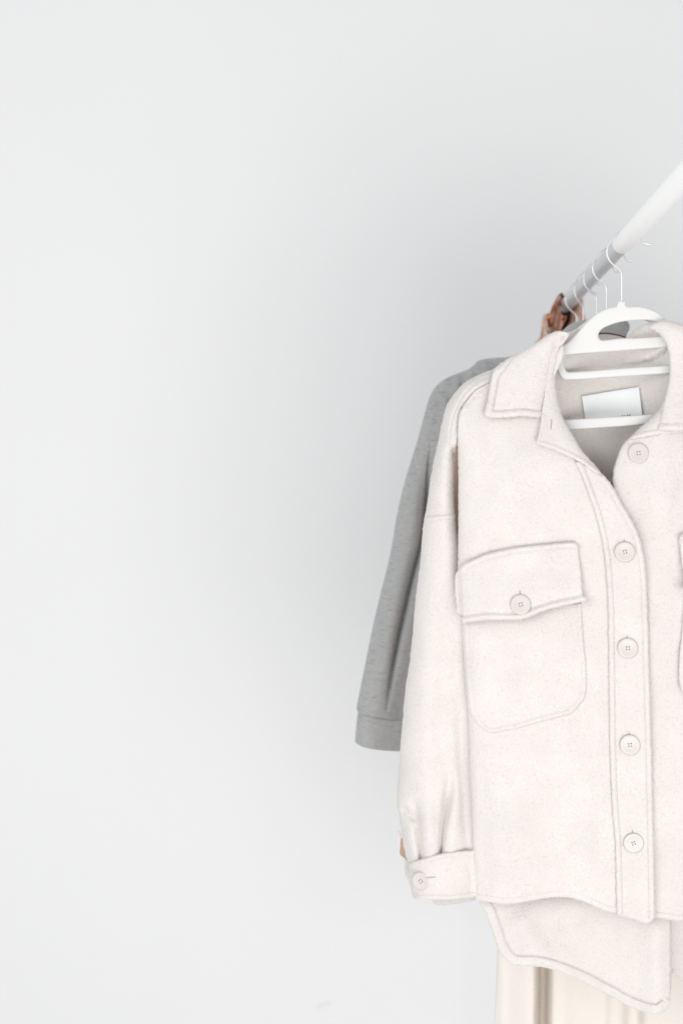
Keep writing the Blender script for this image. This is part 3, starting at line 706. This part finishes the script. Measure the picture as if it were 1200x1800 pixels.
# ------------------------------------------------------------------ grey sweatshirt
sw = thing('grey_sweatshirt', 'heather grey sweatshirt whose long sleeve shows left of the cream jacket', 'sweatshirt', (.36, 2.03, .7))
def swY(px, py): return 2.06 + .0*(px)
SWO = [(895, 627), (862, 629.5), (840, 634), (831, 643), (820, 650), (807, 655), (785, 664), (770, 675), (760, 687), (752, 705), (745, 730), (737, 760), (727, 795), (715, 832), (705, 870), (697, 907), (690, 950), (683, 985), (675, 1017), (662, 1070), (650, 1125), (640, 1175), (631, 1220), (627, 1242)]
SWL = line(*SWO)
CR = line((757, 770), (752, 830), (748, 890), (742, 945), (731, 990), (722, 1025), (710, 1078), (697, 1137), (686, 1200), (679, 1256))
def sw_h(px, py, d):
    do = dist(px, py, SWL)
    W = np.interp(py, [640, 800, 1200], [60, 45, 40])
    t = np.clip(1-do/W, 0, 1)
    h = -40 + 46*np.sqrt(1-t*t*.999)
    h = h - ridge(px, py, CR, 16, 10, (.2, .3), w2=6) - ridge(px, py, CR, 2.6, 15, (.25, .2))
    h = h - 6*sstep(0, 30, px-np.interp(py, CR[:, 1], CR[:, 0]))*sstep(760, 900, py)
    h = h + 3*pnoise(px/40, py/110, 81) + 1.4*pnoise(px/50, py/16, 82)*sstep(850, 950, py)
    up = sstep(860, 680, py)
    h = h + up*(12*pnoise(px/22, py/26, 83) + 7*pnoise(px/9, py/13, 86)) - ridge(px, py, line((808, 655), (816, 672), (812, 690)), 5, 9, (0, .3)) - ridge(px, py, line((836, 640), (850, 652), (870, 655)), 5, 8, (.2, .3)) - ridge(px, py, line((775, 685), (790, 700), (786, 730)), 6, 5, (.2, .3))
    return h
def sw_t(px, py, d): return np.where(d < .01, .5, 4 + 36*np.sqrt(1-np.clip(1-d/40, 0, 1)**2))
sheet('sweatshirt_sleeve', SWO + [(628, 1250), (640, 1256), (657, 1260.5), (680, 1264), (720, 1268, 1), (790, 1268, 1), (800, 1100), (830, 900), (900, 760), (960, 660), (930, 618)],
      sw_h, swY, sw, GREY, step=4.5, tfun=sw_t, seed=41, details=[(CR, OFFS + [-9, -6, 6, 9])])
def swc_h(px, py, d):
    t = np.clip(1-dist(px, py, line((629, 1250), (626, 1275), (624, 1304)))/38, 0, 1)
    return -42 + 42*np.sqrt(1-t*t*.999) + 1.6*pnoise(px/30, py/10, 85)
sheet('ribbed_cuff', [(629, 1248, 1), (640, 1254), (657, 1259), (680, 1263), (720, 1266), (780, 1266, 1), (775, 1318, 1), (720, 1320), (695, 1320.5), (662, 1318), (640, 1313.5), (625, 1306), (624, 1300), (626, 1275)],
      swc_h, swY, sw, GREY, step=4.5, tfun=sw_t, lip=2, seed=43)
# neck and body
NCK = line((948, 620), (968, 600), (985, 584), (1000, 571), (1018, 563.5), (1035, 561), (1060, 558), (1090, 559), (1103, 566), (1106, 576))
def swb_h(px, py, d):
    return -8 + rnd(dist(px, py, NCK), 26, 16) + 4*pnoise(px/60, py/80, 91) - ridge(px, py, line((1000, 590), (1035, 578), (1080, 574)), 5, 4, (.1, .1))
sheet('sweatshirt_body', [(900, 640), (925, 622), (948, 613), (968, 598), (985, 584), (1000, 571), (1018, 563.5), (1035, 561), (1060, 558), (1090, 559), (1103, 566), (1106, 576), (1101, 588), (1100, 600), (1130, 625), (1200, 630), (1290, 650), (1330, 720), (1320, 1000), (1310, 1500), (1250, 1510), (1050, 1510), (900, 1500), (850, 1200), (835, 900), (850, 720)],
      swb_h, 2.0, sw, GREY, step=7, thick=5, seed=44)
# far sleeve on the frame's right, out of the photograph but part of the garment
def swmir(px, py): return 2160-px, py-10, True
sheet('sweatshirt_sleeve', SWO + [(628, 1250), (657, 1260.5), (720, 1268, 1), (790, 1268, 1), (800, 1100), (830, 900), (900, 760), (960, 660), (930, 618)],
      sw_h, swY, sw, GREY, step=9, tfun=sw_t, seed=41, xf=swmir)

# ------------------------------------------------------------------ floral scarf at the end of the rail
fl = thing('floral_scarf', 'rust and pink floral scarf bunched over the far end of the rail', 'scarf', (.36, 2.36, 1.35))
def fl_h(px, py, d):
    return 14*np.sin(px/4.0 + py/23) + 10*pnoise(px/14, py/22, 95) + 14*np.sqrt(1-np.clip(1-d/14, 0, 1)**2)
sheet('left_drape', [(989, 515), (982, 517), (976, 525), (970, 537), (965, 550), (956, 553), (952, 562), (951, 578), (948, 592), (938, 606), (925, 630), (930, 660), (1030, 660), (985, 660), (982, 600), (989, 572), (996, 554), (990, 556), (984, 545), (985, 530)],
      fl_h, 2.34, fl, FLORAL, step=3, thick=6, lip=5, lipw=6, seed=51)
sheet('right_drape', [(1012, 516), (1020, 516), (1024, 526), (1025, 545), (1029, 562), (1040, 590), (1050, 640), (988, 640), (989, 600), (996, 575), (1001, 560), (1004, 545), (1011, 532)],
      fl_h, 2.36, fl, FLORAL, step=3, thick=6, lip=5, lipw=6, seed=52)
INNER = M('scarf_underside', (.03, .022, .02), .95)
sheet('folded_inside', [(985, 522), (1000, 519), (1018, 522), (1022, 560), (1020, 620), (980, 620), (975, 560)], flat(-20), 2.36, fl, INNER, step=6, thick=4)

# ------------------------------------------------------------------ side walls of the jacket body
def side_panel(sm):
    yy = np.linspace(775, 1572, 110); xx = np.interp(yy, LEFT[18:, 1], LEFT[18:, 0])
    hf = front_h(xx, yy) - 3.0
    V = []; Fc = []; K = 7
    for k in range(K):
        t = k/(K-1); x = xx + 2 + 9*math.sin(t*math.pi*.75); h = hf*(1-t) - 46*t
        px, py = (2205-x, yy-22) if sm else (x, yy)
        V += to_world(px, py, h, jacketY).tolist()
    n = len(yy)
    for k in range(K-1):
        for i in range(n-1):
            f = (k*n+i, k*n+i+1, (k+1)*n+i+1, (k+1)*n+i); Fc.append(f if sm else f[::-1])
    link('side_panel', V, Fc, WOOL, jk)
side_panel(0); side_panel(1)

# ------------------------------------------------------------------ fine wool fibres standing off the jacket
NAP = M('loose_wool', (.86, .84, .81), 1.0)
def nap():
    rs = np.random.RandomState(11); V = []; Fc = []
    base = np.array(jk.location)
    for o in [c for c in bpy.data.objects if c.parent == jk and c.name.split('.')[0] in ('front_panel', 'button_placket', 'chest_pocket', 'pocket_flap', 'back_panel', 'collar_flap', 'neck_facing', 'sleeve', 'cuff')]:
        me = o.data; n = len(me.vertices); co = np.zeros(n*3); me.vertices.foreach_get('co', co); co = co.reshape(-1, 3) + base
        tri = np.array([p.vertices[:] for p in me.polygons if len(p.vertices) == 3])
        quad = np.array([p.vertices[:] for p in me.polygons if len(p.vertices) == 4])
        a, b, c = co[tri[:, 0]], co[tri[:, 1]], co[tri[:, 2]]
        nr = np.cross(b-a, c-a); ar = np.linalg.norm(nr, axis=1)/2
        m = (nr[:, 1] < 0) & (a[:, 0] < .50); a, b, c, nr, ar = a[m], b[m], c[m], nr[m], ar[m]
        if not len(a): continue
        N = int(ar.sum()*1e4*3.2)
        idx = rs.choice(len(a), N, p=ar/ar.sum()); u = rs.rand(N, 1); v = rs.rand(N, 1); f = u+v > 1; u = np.where(f, 1-u, u); v = np.where(f, 1-v, v)
        P = a[idx] + (b[idx]-a[idx])*u + (c[idx]-a[idx])*v; NN = nr[idx]/np.linalg.norm(nr[idx], axis=1, keepdims=True)
        D = rs.randn(N, 3); D -= NN*(D*NN).sum(1, keepdims=True); D /= np.linalg.norm(D, axis=1, keepdims=True)
        D = D + NN*rs.uniform(.15, .8, (N, 1)); L = rs.uniform(.0007, .002, N)
        # fibres along the free edges
        qa, qb = co[quad[:, 0]], co[quad[:, 1]]
        E = int(np.linalg.norm(qb-qa, axis=1).sum()*1000*.8); le = np.linalg.norm(qb-qa, axis=1)
        j = rs.choice(len(quad), E, p=le/le.sum()); t = rs.rand(E, 1); P2 = qa[j]+(qb[j]-qa[j])*t
        k2 = P2[:, 0] < .5; P2 = P2[k2]
        D2 = rs.randn(len(P2), 3)*np.array([1, .5, 1]); D2 /= np.linalg.norm(D2, axis=1, keepdims=True)
        P = np.concatenate([P, P2]); D = np.concatenate([D, D2]); L = np.concatenate([L, rs.uniform(.0008, .0019, len(P2))])
        n = len(P); Dn = D/np.linalg.norm(D, axis=1, keepdims=True)
        S_ = np.cross(Dn, np.array([0, 1, 0])); S_ /= np.maximum(np.linalg.norm(S_, axis=1, keepdims=True), 1e-4)
        wv = rs.uniform(.00005, .0001, (n, 1)); bend = rs.randn(n, 3)*.35
        mid = P + Dn*L[:, None]*.5; D3 = Dn+bend; tip = mid + D3*L[:, None]*.5
        b0 = len(V)
        blk = np.stack([P-S_*wv, P+S_*wv, mid+S_*wv, mid-S_*wv, tip], 1).reshape(-1, 3)
        V.extend(blk.tolist())
        q = b0 + np.arange(n)*5
        Fc.extend(np.stack([q, q+1, q+2, q+3], 1).tolist()); Fc.extend(np.stack([q+3, q+2, q+4], 1).tolist())
    o = link('wool_nap', V, Fc, NAP, jk); o['kind'] = 'stuff'
nap()
